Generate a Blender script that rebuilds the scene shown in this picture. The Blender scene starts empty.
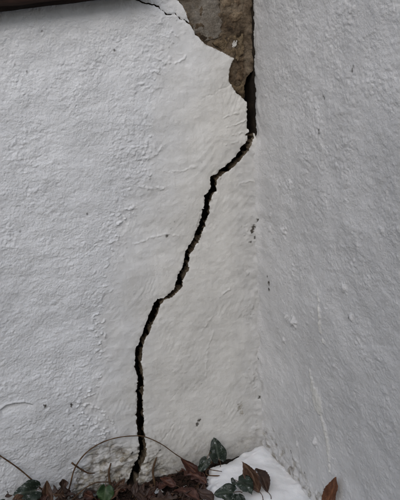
import bpy, bmesh, math
import numpy as np
from mathutils import Vector, Matrix

# ------------------------------------------------------------------ camera, sky, sun, exposure
R = math.radians
scene = bpy.context.scene
W_PX, H_PX, F_PX = 400.0, 500.0, 702.5
CAM = np.array([-0.7089, -1.4692, 1.1041])
YAW, PITCH, ROLL = 0.36176, 0.32817, -0.04807
fw = np.array([math.sin(YAW) * math.cos(PITCH), math.cos(YAW) * math.cos(PITCH), -math.sin(PITCH)])
rt0 = np.array([math.cos(YAW), -math.sin(YAW), 0.0])
up0 = np.cross(rt0, fw)
rt = rt0 * math.cos(ROLL) + up0 * math.sin(ROLL)
up = -rt0 * math.sin(ROLL) + up0 * math.cos(ROLL)
cam_data = bpy.data.cameras.new('camera')
cam = bpy.data.objects.new('camera', cam_data)
scene.collection.objects.link(cam)
cam.matrix_world = Matrix(((rt[0], up[0], -fw[0], CAM[0]), (rt[1], up[1], -fw[1], CAM[1]),
                           (rt[2], up[2], -fw[2], CAM[2]), (0, 0, 0, 1)))
cam_data.sensor_fit = 'VERTICAL'
cam_data.sensor_height = 36.0
cam_data.lens = F_PX / H_PX * 36.0
cam_data.clip_start = 0.02
cam_data.clip_end = 500.0
scene.camera = cam

SUN_EL, SUN_AZ = R(36), R(213)          # azimuth clockwise from +Y
world = bpy.data.worlds.new('World')
scene.world = world
world.use_nodes = True
wn = world.node_tree.nodes
bg = wn['Background']
sky = wn.new('ShaderNodeTexSky')
sky.sky_type = 'NISHITA'
sky.sun_disc = False
sky.sun_elevation = SUN_EL
sky.sun_rotation = SUN_AZ
sky.air_density = 1.0
sky.dust_density = 2.0
sky.ozone_density = 1.5
world.node_tree.links.new(sky.outputs[0], bg.inputs[0])
bg.inputs[1].default_value = 0.12
sun_data = bpy.data.lights.new('sun', 'SUN')
sun_data.energy = 1.0
sun_data.angle = R(60)
sun_data.color = (1.0, 0.98, 0.95)
sun = bpy.data.objects.new('sun', sun_data)
scene.collection.objects.link(sun)
sd = Vector((math.sin(SUN_AZ) * math.cos(SUN_EL), math.cos(SUN_AZ) * math.cos(SUN_EL), math.sin(SUN_EL)))
sun.rotation_euler = sd.to_track_quat('Z', 'Y').to_euler()
scene.view_settings.view_transform = 'Standard'
scene.view_settings.look = 'None'
scene.view_settings.gamma = 1.0
scene.view_settings.exposure = 0.61
scene.render.resolution_x, scene.render.resolution_y = 819, 1024

C = scene.collection
rng = np.random.default_rng(7)


# ------------------------------------------------------------------ helpers: points of the place
def ray(px, py):
    return fw + rt * (px - W_PX / 2) / F_PX - up * (py - H_PX / 2) / F_PX


def on_plane(px, py, axis, val):
    d = ray(px, py)
    return CAM + d * ((val - CAM[axis]) / d[axis])


def PL(px, py, off=0.0):                 # a point on (or off) the cracked wall
    return on_plane(px, py, 1, -off)


def PR(px, py, off=0.0):                 # a point on the side wall
    return on_plane(px, py, 0, -off)


def PG(px, py, z=0.0):                   # a point on the ground
    return on_plane(px, py, 2, z)


PXM = 0.00262                            # metres for one photo pixel on the cracked wall


# ------------------------------------------------------------------ helpers: noise
def _hash(ix, iy, seed):
    n = (ix.astype(np.int64) * 374761393 + iy.astype(np.int64) * 668265263 + seed * 1442695041) & 0xffffffff
    n = ((n ^ (n >> 13)) * 1274126177) & 0xffffffff
    return ((n ^ (n >> 16)) & 0xffff) / 65535.0


def noise(x, y, seed=0):                 # gradient noise, about -1..1
    ix, iy = np.floor(x), np.floor(y)
    fx, fy = x - ix, y - iy
    ux, uy = fx * fx * fx * (fx * (fx * 6 - 15) + 10), fy * fy * fy * (fy * (fy * 6 - 15) + 10)

    def g(dx, dy):
        a = _hash(ix + dx, iy + dy, seed) * 2 * np.pi
        return np.cos(a) * (fx - dx) + np.sin(a) * (fy - dy)
    a = g(0, 0) * (1 - ux) + g(1, 0) * ux
    b = g(0, 1) * (1 - ux) + g(1, 1) * ux
    return (a * (1 - uy) + b * uy) * 1.5


def fbm(x, y, seed=0, octv=4, gain=0.5):
    s, a = 0.0, 1.0
    for i in range(octv):
        s = s + a * noise(x * 2 ** i + 17.3 * i, y * 2 ** i - 9.1 * i, seed + i)
        a *= gain
    return s


def domes(x, y, seed=0, fill=1.0):        # separate rounded grains of uneven size, 0..1
    ix, iy = np.floor(x), np.floor(y)
    out = np.zeros(x.shape)
    for dx in (-1, 0, 1):
        for dy in (-1, 0, 1):
            cx, cy = ix + dx, iy + dy
            px = cx + _hash(cx, cy, seed)
            py = cy + _hash(cx, cy, seed + 1)
            am = _hash(cx, cy, seed + 2)
            d2 = ((x - px) ** 2 + (y - py) ** 2) / (0.25 + 0.75 * am) ** 2
            out = np.maximum(out, am * np.maximum(0, 1 - d2) * (am < fill))
    return out


def smooth(a, b, x):
    t = np.clip((x - a) / (b - a), 0, 1)
    return t * t * (3 - 2 * t)


# ------------------------------------------------------------------ helpers: distance fields
def sdf_line(u, v, pts):                 # pts: list of (u, v, half width)
    best = np.full(u.shape, 9.0)
    for (a, b) in zip(pts[:-1], pts[1:]):
        du, dv = b[0] - a[0], b[1] - a[1]
        L2 = du * du + dv * dv + 1e-12
        t = np.clip(((u - a[0]) * du + (v - a[1]) * dv) / L2, 0, 1)
        d = np.hypot(u - a[0] - t * du, v - a[1] - t * dv) - (a[2] + t * (b[2] - a[2]))
        best = np.minimum(best, d)
    return best


def sdf_poly(u, v, poly):
    best = np.full(u.shape, 9.0)
    inside = np.zeros(u.shape, bool)
    n = len(poly)
    for i in range(n):
        a, b = poly[i], poly[(i + 1) % n]
        du, dv = b[0] - a[0], b[1] - a[1]
        t = np.clip(((u - a[0]) * du + (v - a[1]) * dv) / (du * du + dv * dv + 1e-12), 0, 1)
        best = np.minimum(best, np.hypot(u - a[0] - t * du, v - a[1] - t * dv))
        c = ((a[1] > v) != (b[1] > v))
        with np.errstate(divide='ignore', invalid='ignore'):
            xi = a[0] + (v - a[1]) * du / (dv if abs(dv) > 1e-9 else 1e-9)
        inside ^= c & (u < xi)
    return np.where(inside, -best, best)


# ------------------------------------------------------------------ helpers: meshes and objects
def link(o, parent=None):
    C.objects.link(o)
    if parent is not None:
        o.parent = parent
    return o


def tag(o, label=None, cat=None, group=None, kind=None):
    for k, val in (('label', label), ('category', cat), ('group', group), ('kind', kind)):
        if val:
            o[k] = val
    return o


def empty(name, loc=(0, 0, 0)):
    o = bpy.data.objects.new(name, None)
    o.location = loc
    o.empty_display_size = 0.05
    return link(o)


def mesh_obj(name, verts, faces, mats, parent=None, smooth_sh=True, fmat=None, attrs=None):
    me = bpy.data.meshes.new(name)
    verts = np.asarray(verts, np.float32)
    if isinstance(faces, np.ndarray):
        nf, k = faces.shape
        me.vertices.add(len(verts))
        me.vertices.foreach_set('co', verts.ravel())
        me.loops.add(nf * k)
        me.loops.foreach_set('vertex_index', faces.astype(np.int32).ravel())
        me.polygons.add(nf)
        me.polygons.foreach_set('loop_start', np.arange(0, nf * k, k, dtype=np.int32))
        me.update(calc_edges=True)
    else:
        me.from_pydata([tuple(map(float, p)) for p in verts], [], faces)
    for m in (mats if isinstance(mats, (list, tuple)) else [mats]):
        me.materials.append(m)
    if fmat is not None:
        me.polygons.foreach_set('material_index', np.asarray(fmat, np.int32))
    me.polygons.foreach_set('use_smooth', np.full(len(me.polygons), smooth_sh))
    for nm, arr in (attrs or {}).items():
        at = me.attributes.new(nm, 'FLOAT', 'POINT')
        at.data.foreach_set('value', np.asarray(arr, np.float32))
    me.validate()
    me.update()
    return link(bpy.data.objects.new(name, me), parent)


def sheet(name, us, vs, h, to_world, mats, parent, sdf=None, rim=(), rim_noise=0.0015, attrs=None, flip=False, bare=None):
    """A relief surface over the grid us x vs, cut where sdf < 0, its cut edge turned back along rim depths."""
    nu, nv = len(us), len(vs)
    U, V = np.meshgrid(us, vs, indexing='ij')
    U, V = U.copy(), V.copy()
    idx = np.arange(nu * nv).reshape(nu, nv)
    F = np.stack([idx[:-1, :-1], idx[1:, :-1], idx[1:, 1:], idx[:-1, 1:]], -1).reshape(-1, 4)
    if sdf is not None:
        gu, gv = np.gradient(sdf, us, vs)
        g2 = np.maximum(gu * gu + gv * gv, 0.15)
        cell = np.minimum(np.gradient(us)[:, None], np.gradient(vs)[None, :])
        near = np.abs(sdf) < 0.72 * cell
        U = np.where(near, U - np.clip(sdf * gu / g2, -cell, cell) * 0.9, U)
        V = np.where(near, V - np.clip(sdf * gv / g2, -cell, cell) * 0.9, V)
        s = np.where(near, 0.0, sdf).ravel()
        sf = s[F]
        keep = (sf.min(1) >= 0) & ((sf.max(1) > 0) | (sdf.ravel()[F].mean(1) > 0))
        F = F[keep]
    if flip:
        F = F[:, ::-1]
    Uf, Vf, Hf = U.ravel(), V.ravel(), h.ravel()
    A = {k: a.ravel() for k, a in (attrs or {}).items()}
    fm = np.zeros(len(F), np.int32)
    if bare is not None:
        fm[Uf[F].mean(1) > bare + 0.007 * fbm(Vf[F].mean(1) / 0.02, Vf[F].mean(1) * 0, 55, 3)] = 1
    if sdf is not None and len(rim):
        E = np.concatenate([F[:, [0, 1]], F[:, [1, 2]], F[:, [2, 3]], F[:, [3, 0]]])
        key = np.sort(E, 1)
        code = key[:, 0].astype(np.int64) * (nu * nv) + key[:, 1]
        _, inv, cnt = np.unique(code, return_inverse=True, return_counts=True)
        B = E[cnt[inv] == 1]
        iu, iv = B // nv, B % nv
        outer = ((iu == 0).all(1) | (iu == nu - 1).all(1) | (iv == 0).all(1) | (iv == nv - 1).all(1))
        B = B[~outer]
        bv, binv = np.unique(B, return_inverse=True)
        binv = binv.reshape(B.shape)
        base = len(Uf)
        nb = len(bv)
        ru, rv, rh = [Uf[bv]], [Vf[bv]], [Hf[bv]]
        gub, gvb = gu.ravel()[bv], gv.ravel()[bv]
        for k, d in enumerate(rim):
            q = rim_noise * (1 + 0.5 * k)
            j = q * fbm(Uf[bv] / 0.006, Vf[bv] / 0.006, 40 + k, 3) + 0.0052 * k * smooth(-0.25, 0.4, fbm(Uf[bv] / 0.03, Vf[bv] / 0.03, 47, 2))
            ru.append(Uf[bv] + gub * j)
            rv.append(Vf[bv] + gvb * j)
            rh.append(Hf[bv] * 0 - d)
        for r_ in range(len(rim)):
            a0, a1 = base + r_ * nb, base + (r_ + 1) * nb
            Q = np.stack([a0 + binv[:, 1], a0 + binv[:, 0], a1 + binv[:, 0], a1 + binv[:, 1]], -1)
            F = np.concatenate([F, Q])
            fm = np.concatenate([fm, np.ones(len(Q), np.int32)])
        Uf, Vf, Hf = np.concatenate([Uf] + ru), np.concatenate([Vf] + rv), np.concatenate([Hf] + rh)
        for k in A:
            A[k] = np.concatenate([A[k]] + [A[k][bv]] * (len(rim) + 1))
    used = np.unique(F)
    remap = np.zeros(len(Uf), np.int64)
    remap[used] = np.arange(len(used))
    verts = to_world(Uf[used], Vf[used], Hf[used])
    return mesh_obj(name, verts, remap[F], mats, parent, True, fm, {k: a[used] for k, a in A.items()})


def axis(parts):                          # [(start, stop, step), ...] -> one rising list of values
    out = []
    for a, b, s in parts:
        n = max(1, int(round((b - a) / s)))
        out.append(np.linspace(a, b, n, endpoint=False))
    out.append(np.array([parts[-1][1]]))
    return np.concatenate(out)


# ------------------------------------------------------------------ materials
def material(name):
    m = bpy.data.materials.new(name)
    m.use_nodes = True
    nt = m.node_tree
    return m, nt, nt.nodes['Principled BSDF']


class N:                                  # small node-writing helper
    def __init__(s, nt):
        s.nt = nt
        s.tc = nt.nodes.new('ShaderNodeTexCoord')

    def put(s, sock, v):
        if hasattr(v, 'is_output') or isinstance(v, bpy.types.NodeSocket):
            s.nt.links.new(v, sock)
        else:
            sock.default_value = v

    def noise(s, scale, detail=3, rough=0.55, vec=None, dist=0.0):
        n = s.nt.nodes.new('ShaderNodeTexNoise')
        s.nt.links.new(vec if vec is not None else s.tc.outputs['Object'], n.inputs['Vector'])
        n.inputs['Scale'].default_value = scale
        n.inputs['Detail'].default_value = detail
        n.inputs['Roughness'].default_value = rough
        n.inputs['Distortion'].default_value = dist
        return n.outputs['Fac']

    def voronoi(s, scale, feature='F1', vec=None):
        n = s.nt.nodes.new('ShaderNodeTexVoronoi')
        n.feature = feature
        s.nt.links.new(vec if vec is not None else s.tc.outputs['Object'], n.inputs['Vector'])
        n.inputs['Scale'].default_value = scale
        return n.outputs['Distance']

    def ramp(s, fac, stops):
        n = s.nt.nodes.new('ShaderNodeValToRGB')
        e = n.color_ramp.elements
        while len(e) < len(stops):
            e.new(0.5)
        for i, (p, c) in enumerate(stops):
            e[i].position = p
            e[i].color = (c, c, c, 1) if not isinstance(c, tuple) else c + (1,)
        s.nt.links.new(fac, n.inputs[0])
        return n.outputs[0]

    def mix(s, fac, a, b, mode='MIX'):
        n = s.nt.nodes.new('ShaderNodeMix')
        n.data_type = 'RGBA'
        n.blend_type = mode
        s.put(n.inputs[0], fac)
        for sock, v in ((n.inputs[6], a), (n.inputs[7], b)):
            s.put(sock, v + (1,) if isinstance(v, tuple) else v)
        return n.outputs[2]

    def math(s, op, a, b=0.0):
        n = s.nt.nodes.new('ShaderNodeMath')
        n.operation = op
        s.put(n.inputs[0], a)
        s.put(n.inputs[1], b)
        return n.outputs[0]

    def attr(s, name):
        n = s.nt.nodes.new('ShaderNodeAttribute')
        n.attribute_name = name
        return n.outputs['Fac']

    def mapping(s, rot=(0, 0, 0), scale=(1, 1, 1)):
        n = s.nt.nodes.new('ShaderNodeMapping')
        s.nt.links.new(s.tc.outputs['Object'], n.inputs[0])
        n.inputs['Rotation'].default_value = rot
        n.inputs['Scale'].default_value = scale
        return n.outputs[0]

    def bump(s, h, dist, strength=1.0, prev=None):
        n = s.nt.nodes.new('ShaderNodeBump')
        s.nt.links.new(h, n.inputs['Height'])
        n.inputs['Distance'].default_value = dist
        n.inputs['Strength'].default_value = strength
        if prev is not None:
            s.nt.links.new(prev, n.inputs['Normal'])
        return n.outputs[0]


def mat_paint(name, white, cream):
    m, nt, b = material(name)
    n = N(nt)
    col = n.mix(n.attr('tone'), white, cream)
    col = n.mix(n.attr('corner'), col, (0.505, 0.505, 0.495))  # left wall greyed toward the corner to match the side wall's painted shade
    col = n.mix(n.ramp(n.noise(5.0, 5, 0.6), [(0.35, 0.0), (0.75, 0.55)]), col, (0.60, 0.60, 0.60), 'MULTIPLY')
    col = n.mix(n.ramp(n.noise(38.0, 4, 0.65), [(0.45, 0.0), (0.8, 0.35)]), col, (0.70, 0.69, 0.66), 'MULTIPLY')
    d = n.attr('dirt')
    dn = n.math('MULTIPLY', d, n.ramp(n.noise(90.0, 4, 0.7), [(0.30, 0.25), (0.65, 1.0)]))
    col = n.mix(dn, col, n.mix(n.ramp(n.noise(55.0, 3), [(0.4, 0.0), (0.62, 1.0)]), (0.085, 0.064, 0.040), (0.25, 0.225, 0.165)))
    sp = n.attr('speck')
    col = n.mix(n.math('MULTIPLY', sp, 1.0), col, (0.045, 0.038, 0.03))
    nt.links.new(col, b.inputs['Base Color'])
    b.inputs['Roughness'].default_value = 0.62
    b.inputs['Specular IOR Level'].default_value = 0.35
    inv = n.math('SUBTRACT', 1.0, n.math('MULTIPLY', n.attr('patch'), 0.6))
    spell = n.ramp(n.noise(16.0, 3, 0.6), [(0.35, 0.45), (0.65, 1.0)])
    b1 = n.bump(n.math('MULTIPLY', n.math('MULTIPLY', n.noise(230.0, 3, 0.6), inv), spell), 0.0026, 0.8)
    b2 = n.bump(n.noise(520.0, 3, 0.65), 0.0008, 0.6, b1)
    nt.links.new(b2, b.inputs['Normal'])
    return m


def mat_rough(name, stops, s1=45.0, s2=240.0, bump=0.003, rough=0.9, var=0.35):
    m, nt, b = material(name)
    n = N(nt)
    col = n.ramp(n.noise(s1, 6, 0.65, dist=0.4), stops)
    col = n.mix(n.ramp(n.noise(s2, 4, 0.7), [(0.35, 0.0), (0.75, 1.0)]), col,
                n.mix(1.0, col, (1 - var,) * 3, 'MULTIPLY'))
    nt.links.new(col, b.inputs['Base Color'])
    b.inputs['Roughness'].default_value = rough
    b.inputs['Specular IOR Level'].default_value = 0.25
    h = n.bump(n.noise(s2, 5, 0.7), bump, 0.9)
    nt.links.new(h, b.inputs['Normal'])
    return m


M = {}
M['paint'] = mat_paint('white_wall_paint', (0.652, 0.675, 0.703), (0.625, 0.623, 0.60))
M['paint_side_shade'] = mat_paint('shaded_side_wall_paint', (0.575, 0.572, 0.566), (0.62, 0.61, 0.56))  # darker copy of the wall white, with the side wall's shade in its colour
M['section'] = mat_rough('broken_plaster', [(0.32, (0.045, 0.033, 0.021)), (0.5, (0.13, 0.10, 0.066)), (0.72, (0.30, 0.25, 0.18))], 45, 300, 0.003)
M['masonry'] = mat_rough('old_masonry', [(0.32, (0.04, 0.028, 0.018)), (0.48, (0.135, 0.10, 0.066)), (0.6, (0.20, 0.16, 0.115)), (0.74, (0.30, 0.24, 0.165))], 26, 190, 0.006, 0.9, 0.5)
M['mortar'] = mat_rough('grey_mortar', [(0.32, (0.085, 0.065, 0.045)), (0.47, (0.175, 0.15, 0.12)), (0.6, (0.225, 0.205, 0.175)), (0.75, (0.30, 0.28, 0.245))], 24, 260, 0.004, 0.9, 0.5)
M['brick'] = mat_rough('brown_stone', [(0.32, (0.05, 0.034, 0.02)), (0.46, (0.15, 0.105, 0.066)), (0.58, (0.215, 0.16, 0.105)), (0.72, (0.31, 0.25, 0.175))], 26, 200, 0.006, 0.9, 0.5)
M['ochre'] = mat_rough('ochre_stone', [(0.32, (0.06, 0.042, 0.025)), (0.48, (0.17, 0.125, 0.075)), (0.62, (0.24, 0.185, 0.115)), (0.78, (0.34, 0.275, 0.18))], 30, 240, 0.006, 0.9, 0.5)
M['crumb'] = mat_rough('plaster_crumb', [(0.3, (0.12, 0.09, 0.055)), (0.52, (0.36, 0.33, 0.27)), (0.75, (0.55, 0.53, 0.48))], 60, 300, 0.002)
M['flake'] = mat_rough('paint_flake', [(0.3, (0.5, 0.49, 0.46)), (0.6, (0.62, 0.61, 0.58))], 60, 300, 0.0003)
M['soil'] = mat_rough('dark_soil', [(0.3, (0.012, 0.009, 0.006)), (0.55, (0.030, 0.021, 0.014)), (0.8, (0.06, 0.045, 0.03))], 60, 350, 0.006)
M['litter'] = mat_rough('leaf_litter', [(0.3, (0.010, 0.006, 0.004)), (0.5, (0.028, 0.014, 0.009)), (0.75, (0.075, 0.040, 0.022))], 14, 200, 0.001)
M['twig'] = mat_rough('twig_bark', [(0.3, (0.04, 0.022, 0.012)), (0.55, (0.095, 0.055, 0.028)), (0.8, (0.16, 0.10, 0.05))], 70, 400, 0.0008, 0.75)


def mat_wood():
    m, nt, b = material('dark_stained_timber')
    n = N(nt)
    v = n.mapping(scale=(3, 45, 45))
    col = n.ramp(n.noise(2.2, 6, 0.65, v), [(0.3, (0.005, 0.0035, 0.003)), (0.55, (0.012, 0.0075, 0.006)), (0.8, (0.030, 0.015, 0.011))])
    nt.links.new(col, b.inputs['Base Color'])
    b.inputs['Roughness'].default_value = 0.85
    b.inputs['Specular IOR Level'].default_value = 0.12
    nt.links.new(n.bump(n.noise(3.0, 5, 0.7, v), 0.003, 0.8), b.inputs['Normal'])
    return m


M['wood'] = mat_wood()
M['joint'] = mat_rough('dark_joint', [(0.3, (0.008, 0.006, 0.004)), (0.5, (0.020, 0.014, 0.009)), (0.75, (0.05, 0.036, 0.022))], 50, 220, 0.004)  # near-black colour lining the deep crack and the bare corner gap


def mat_snow():
    m, nt, b = material('snow')
    n = N(nt)
    nt.links.new(n.ramp(n.noise(30.0, 4, 0.6), [(0.3, (0.78, 0.79, 0.80)), (0.7, (0.84, 0.845, 0.85))]), b.inputs['Base Color'])
    b.inputs['Roughness'].default_value = 0.65
    b.inputs['Subsurface Weight'].default_value = 0.35
    b.inputs['Subsurface Radius'].default_value = (0.006, 0.008, 0.010)
    b.inputs['Subsurface Scale'].default_value = 1.0
    b1 = n.bump(n.noise(90.0, 4, 0.6), 0.002, 0.35)
    nt.links.new(n.bump(n.noise(420.0, 4, 0.75), 0.0022, 0.7, b1), b.inputs['Normal'])
    return m


M['snow'] = mat_snow()


def mat_leaf(name, dark, mid, light, vein, rough=0.55, vein_w=0.5, frost=0.0):
    m, nt, b = material(name)
    n = N(nt)
    rnd = nt.nodes.new('ShaderNodeObjectInfo').outputs['Random']
    base = n.ramp(n.noise(45.0, 5, 0.7), [(0.28, dark), (0.5, mid), (0.74, light)])
    base = n.mix(n.math('MULTIPLY', rnd, 0.5), base, n.mix(1.0, base, (0.62, 0.60, 0.60), 'MULTIPLY'))
    v = n.attr('vein')
    col = n.mix(n.math('MULTIPLY', v, vein_w), base, vein)
    if frost:
        col = n.mix(n.ramp(n.noise(110.0, 4, 0.7), [(0.56, 0.0), (0.68, frost)]), col, (0.55, 0.57, 0.58))
    nt.links.new(col, b.inputs['Base Color'])
    b.inputs['Roughness'].default_value = rough
    b.inputs['Specular IOR Level'].default_value = 0.35
    nt.links.new(n.bump(n.noise(260.0, 4, 0.6), 0.0012, 0.6), b.inputs['Normal'])
    return m


M['ivy'] = mat_leaf('ivy_leaf_green', (0.005, 0.009, 0.006), (0.010, 0.019, 0.011), (0.022, 0.038, 0.021), (0.09, 0.11, 0.085), 0.45, 0.5, 0.38)
M['ivy_bright'] = mat_leaf('ivy_leaf_fresh', (0.012, 0.028, 0.010), (0.022, 0.05, 0.016), (0.042, 0.08, 0.026), (0.09, 0.12, 0.06), 0.5, 0.5)
M['dead_dark'] = mat_leaf('dead_leaf_dark', (0.014, 0.008, 0.007), (0.034, 0.018, 0.013), (0.07, 0.038, 0.024), (0.09, 0.055, 0.035))
M['dead_red'] = mat_leaf('dead_leaf_red', (0.035, 0.009, 0.007), (0.042, 0.015, 0.010), (0.085, 0.034, 0.021), (0.16, 0.07, 0.04))
M['dead_brown'] = mat_leaf('dead_leaf_brown', (0.022, 0.011, 0.007), (0.055, 0.027, 0.015), (0.11, 0.06, 0.034), (0.18, 0.11, 0.065))
M['dead_orange'] = mat_leaf('dead_leaf_orange', (0.055, 0.02, 0.010), (0.11, 0.042, 0.018), (0.16, 0.064, 0.029), (0.26, 0.11, 0.05), 0.6)

def tube(name, pts, radii, mat, parent=None, sides=7):
    pts = [np.array(p, float) for p in pts]
    # Catmull-Rom smoothing
    P, Q = [], []
    n = len(pts)
    for i in range(n - 1):
        a, b, c, d = pts[max(i - 1, 0)], pts[i], pts[i + 1], pts[min(i + 2, n - 1)]
        for t in np.linspace(0, 1, 6, endpoint=False):
            P.append(0.5 * ((2 * b) + (-a + c) * t + (2 * a - 5 * b + 4 * c - d) * t * t + (-a + 3 * b - 3 * c + d) * t ** 3))
            Q.append(radii[i] * (1 - t) + radii[i + 1] * t)
    P.append(pts[-1])
    Q.append(radii[-1])
    v, f = [], []
    for i, p in enumerate(P):
        t = P[min(i + 1, len(P) - 1)] - P[max(i - 1, 0)]
        t /= np.linalg.norm(t) + 1e-9
        a = np.cross(t, (0.31, 0.77, 0.55))
        a /= np.linalg.norm(a)
        b = np.cross(t, a)
        rr = Q[i] * (1 + 0.22 * math.sin(i * 2.4) * math.sin(i * 0.9))
        for k in range(sides):
            th = 2 * math.pi * k / sides
            v.append(p + rr * (math.cos(th) * a + math.sin(th) * b))
    for i in range(len(P) - 1):
        for k in range(sides):
            k2 = (k + 1) % sides
            f.append((i * sides + k, i * sides + k2, (i + 1) * sides + k2, (i + 1) * sides + k))
    f.append(tuple(range(sides - 1, -1, -1)))
    f.append(tuple((len(P) - 1) * sides + k for k in range(sides)))
    return mesh_obj(name, v, f, mat, parent)


# ------------------------------------------------------------------ the ground
gx = axis([(-60, -5, 5.0), (-5, -1.2, 0.2), (-1.2, 0.02, 0.008), (0.02, 5, 0.5), (5, 60, 5)])
gy = axis([(-60, -5, 5.0), (-5, -1.3, 0.2), (-1.3, 0.02, 0.008), (0.02, 5, 0.5), (5, 60, 5)])
GX, GY = np.meshgrid(gx, gy, indexing='ij')
SOIL = -0.028


def soil_h(x, y):
    near = np.exp(-(np.maximum(np.abs(x), np.abs(y)) / 4) ** 2)
    return SOIL + near * (0.006 * fbm(x / 0.09, y / 0.09, 3, 4) + 0.0035 * fbm(x / 0.02, y / 0.02, 8, 3))


gh = soil_h(GX, GY)
ground = sheet('ground', gx, gy, gh, lambda u, v, h: np.stack([u, v, h], -1), M['soil'], None)
tag(ground, kind='structure')

# ------------------------------------------------------------------ the cracked wall
crack_px = [(251.5, 128, 4.2), (250.4, 132, 2.4), (249.6, 137, 3.0), (248.2, 142, 3.0), (245.3, 148, 3.7), (238.4, 158, 3.3), (227.5, 168, 2.8), (220.5, 173.5, 2.3),
            (213.8, 179, 3.2), (213, 190, 2.8), (207.4, 198, 3.0), (206.4, 208, 3.1), (206, 213, 3.3), (202, 226, 2.9),
            (196.3, 240, 3.1), (188, 254, 3.0), (185.3, 268, 3.0), (178.5, 284, 3.7), (175.8, 291, 2.8), (170, 295.5, 2.1),
            (164, 299, 2.0), (158.5, 302, 3.2), (155.2, 310, 4.0), (152.2, 318, 3.9), (148.5, 328, 3.3), (142.5, 340, 3.3),
            (138.8, 350, 3.2), (138.3, 364, 3.5), (141.2, 377, 3.2), (140, 390, 3.2), (140.2, 410, 3.2), (141, 430, 3.7),
            (142.7, 444, 3.3), (142.5, 456, 4.0), (137.5, 468, 4.2), (132, 482, 4.6), (126, 500, 5.5)]
hair_px = [(133, -3, 0.9), (137, 0, 0.85), (143, 2.6, .7), (150, 4, 0.7), (158, 6, 0.75), (163, 12, 0.6), (168, 15, 0.65), (175, 14, 0.55), (180, 19, 0.6), (185, 20.5, .5), (191, 24.5, 0.7)]
gap_px = [(254, -30), (176, -30), (177, 0), (185, 10), (190, 24), (195.5, 35), (207, 45), (222, 52), (234, 58.5), (230, 66), (228.5, 80),
          (234, 90), (241, 97), (246.5, 102), (247.2, 129), (251.5, 130.5), (254.5, 134), (255.8, 140), (257, 149)]


def to_wall(pts):
    return [(PL(x, y)[0], PL(x, y)[2], w * PXM) for x, y, w in pts]


crack, hair = to_wall([(x, y, w * 0.9) for x, y, w in crack_px]), to_wall([(x, y, w * 0.64) for x, y, w in hair_px])
gap = [(PL(x, y)[0], PL(x, y)[2]) for x, y in gap_px] + [(0.03, PL(255, 149)[2]), (0.03, PL(254, -30)[2])]


def L(px, py):
    p = PL(px, py)
    return p[0], p[2]


us = axis([(-4.0, -1.0, 0.25), (-1.0, -0.72, 0.02), (-0.72, 0.004, 0.0015)])
vs = axis([(-0.10, -0.03, 0.01), (-0.03, 1.15, 0.0015), (1.15, 1.25, 0.01), (1.25, 2.5, 0.25)])
U, V = np.meshgrid(us, vs, indexing='ij')

# signed side of the boundary between the old roughcast (left) and the smooth repair (right)
edge_px = [(176, -40), (172, 0), (170, 30), (166, 62), (152, 100), (145, 140), (136, 175), (124, 225), (112, 270), (100, 320), (92, 370), (90, 410), (104, 432), (78, 470), (60, 520)]
ez = np.array([L(*p)[1] for p in edge_px])
ex = np.array([L(*p)[0] for p in edge_px])
o_ = np.argsort(ez)
e_x = np.interp(V, ez[o_], ex[o_])
rag = 0.012 * fbm(U / 0.05, V / 0.05, 11, 4) + 0.02 * fbm(U / 0.14, V / 0.14, 15, 2)
side = U - e_x + rag                      # > 0 in the repair
patch = smooth(-0.012, 0.022, side + 0.010 * fbm(U / 0.018, V / 0.018, 16, 3))
tone = 0.22 * patch + 0.78 * smooth(-0.03, 0.20, side + 0.03 * fbm(U / 0.06, V / 0.07, 17, 3))
soft_top = smooth(0.62, 0.95, V)          # the border fades out up the wall

# roughcast relief
ang = 0.35
ur, vr = U * math.cos(ang) + V * math.sin(ang), -U * math.sin(ang) + V * math.cos(ang)
uw = ur + 0.0035 * noise(ur / 0.007, vr / 0.007, 18)
vw = vr + 0.0035 * noise(ur / 0.007, vr / 0.007, 19)
sand = smooth(-0.35, 0.45, fbm(U / 0.045, V / 0.04, 20, 3))          # rougher and smoother spells of the old coat
stip = (0.5 + 0.7 * sand) * (0.6 * domes(uw / 0.0115, vw / 0.0085, 21) + 0.8 * domes(uw / 0.0065, vw / 0.0056, 24)) + 0.75 * domes(uw / 0.0046, vw / 0.0042, 27)
stip = stip - 0.6 + 0.35 * noise(uw / 0.018, vw / 0.013, 28) - 0.9 * smooth(0.55, 0.8, noise(U / 0.011, V / 0.009, 29))
wavy = 0.0035 * fbm(U / 0.22, V / 0.18, 30, 3) + 0.0012 * fbm(U / 0.05, V / 0.035, 31, 3)
trowel = 0.0005 * smooth(-0.3, 0.5, fbm(U / 0.12, V / 0.12, 39, 2)) * noise((V - U) / 0.014, (U + V) / 0.11, 33) + 0.0003 * fbm(U / 0.02, V / 0.03, 34, 3)
streak = 0.00022 * noise(U / 0.006, V / 0.09, 35)
coarse = 0.6 + 0.55 * smooth(-0.3, 0.5, fbm(U / 0.12, V / 0.12, 37, 2))
h = wavy + (1 - patch) * 0.00115 * stip * coarse + patch * (1.1 * trowel + streak + 0.00022 * stip + 0.0007 * smooth(0.1, 0.8, fbm(U / 0.10, V / 0.09, 36, 3)) * noise((U - 0.5 * V) / 0.007, (V + 0.5 * U) / 0.05, 38))
h += (1 - patch) * 0.0006 * (1 - soft_top)
# crumbly lip along the border
side_l = side + 0.016 * fbm(U / 0.03, V / 0.026, 43, 3)
lip = np.exp(-(side_l / 0.013) ** 2) * smooth(0.15, 0.75, noise(U / 0.013, V / 0.010, 41) + 0.6 * noise(U / 0.006, V / 0.0055, 42)) * smooth(-0.35, 0.35, noise(U / 0.07, V / 0.06, 44))
h += 0.0048 * lip * (1 - 0.55 * soft_top)
lumps = smooth(0.35, 0.9, noise(U / 0.016, V / 0.011, 45)) * np.exp(-((side + 0.02) / 0.045) ** 2)
h += 0.0022 * lumps


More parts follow.
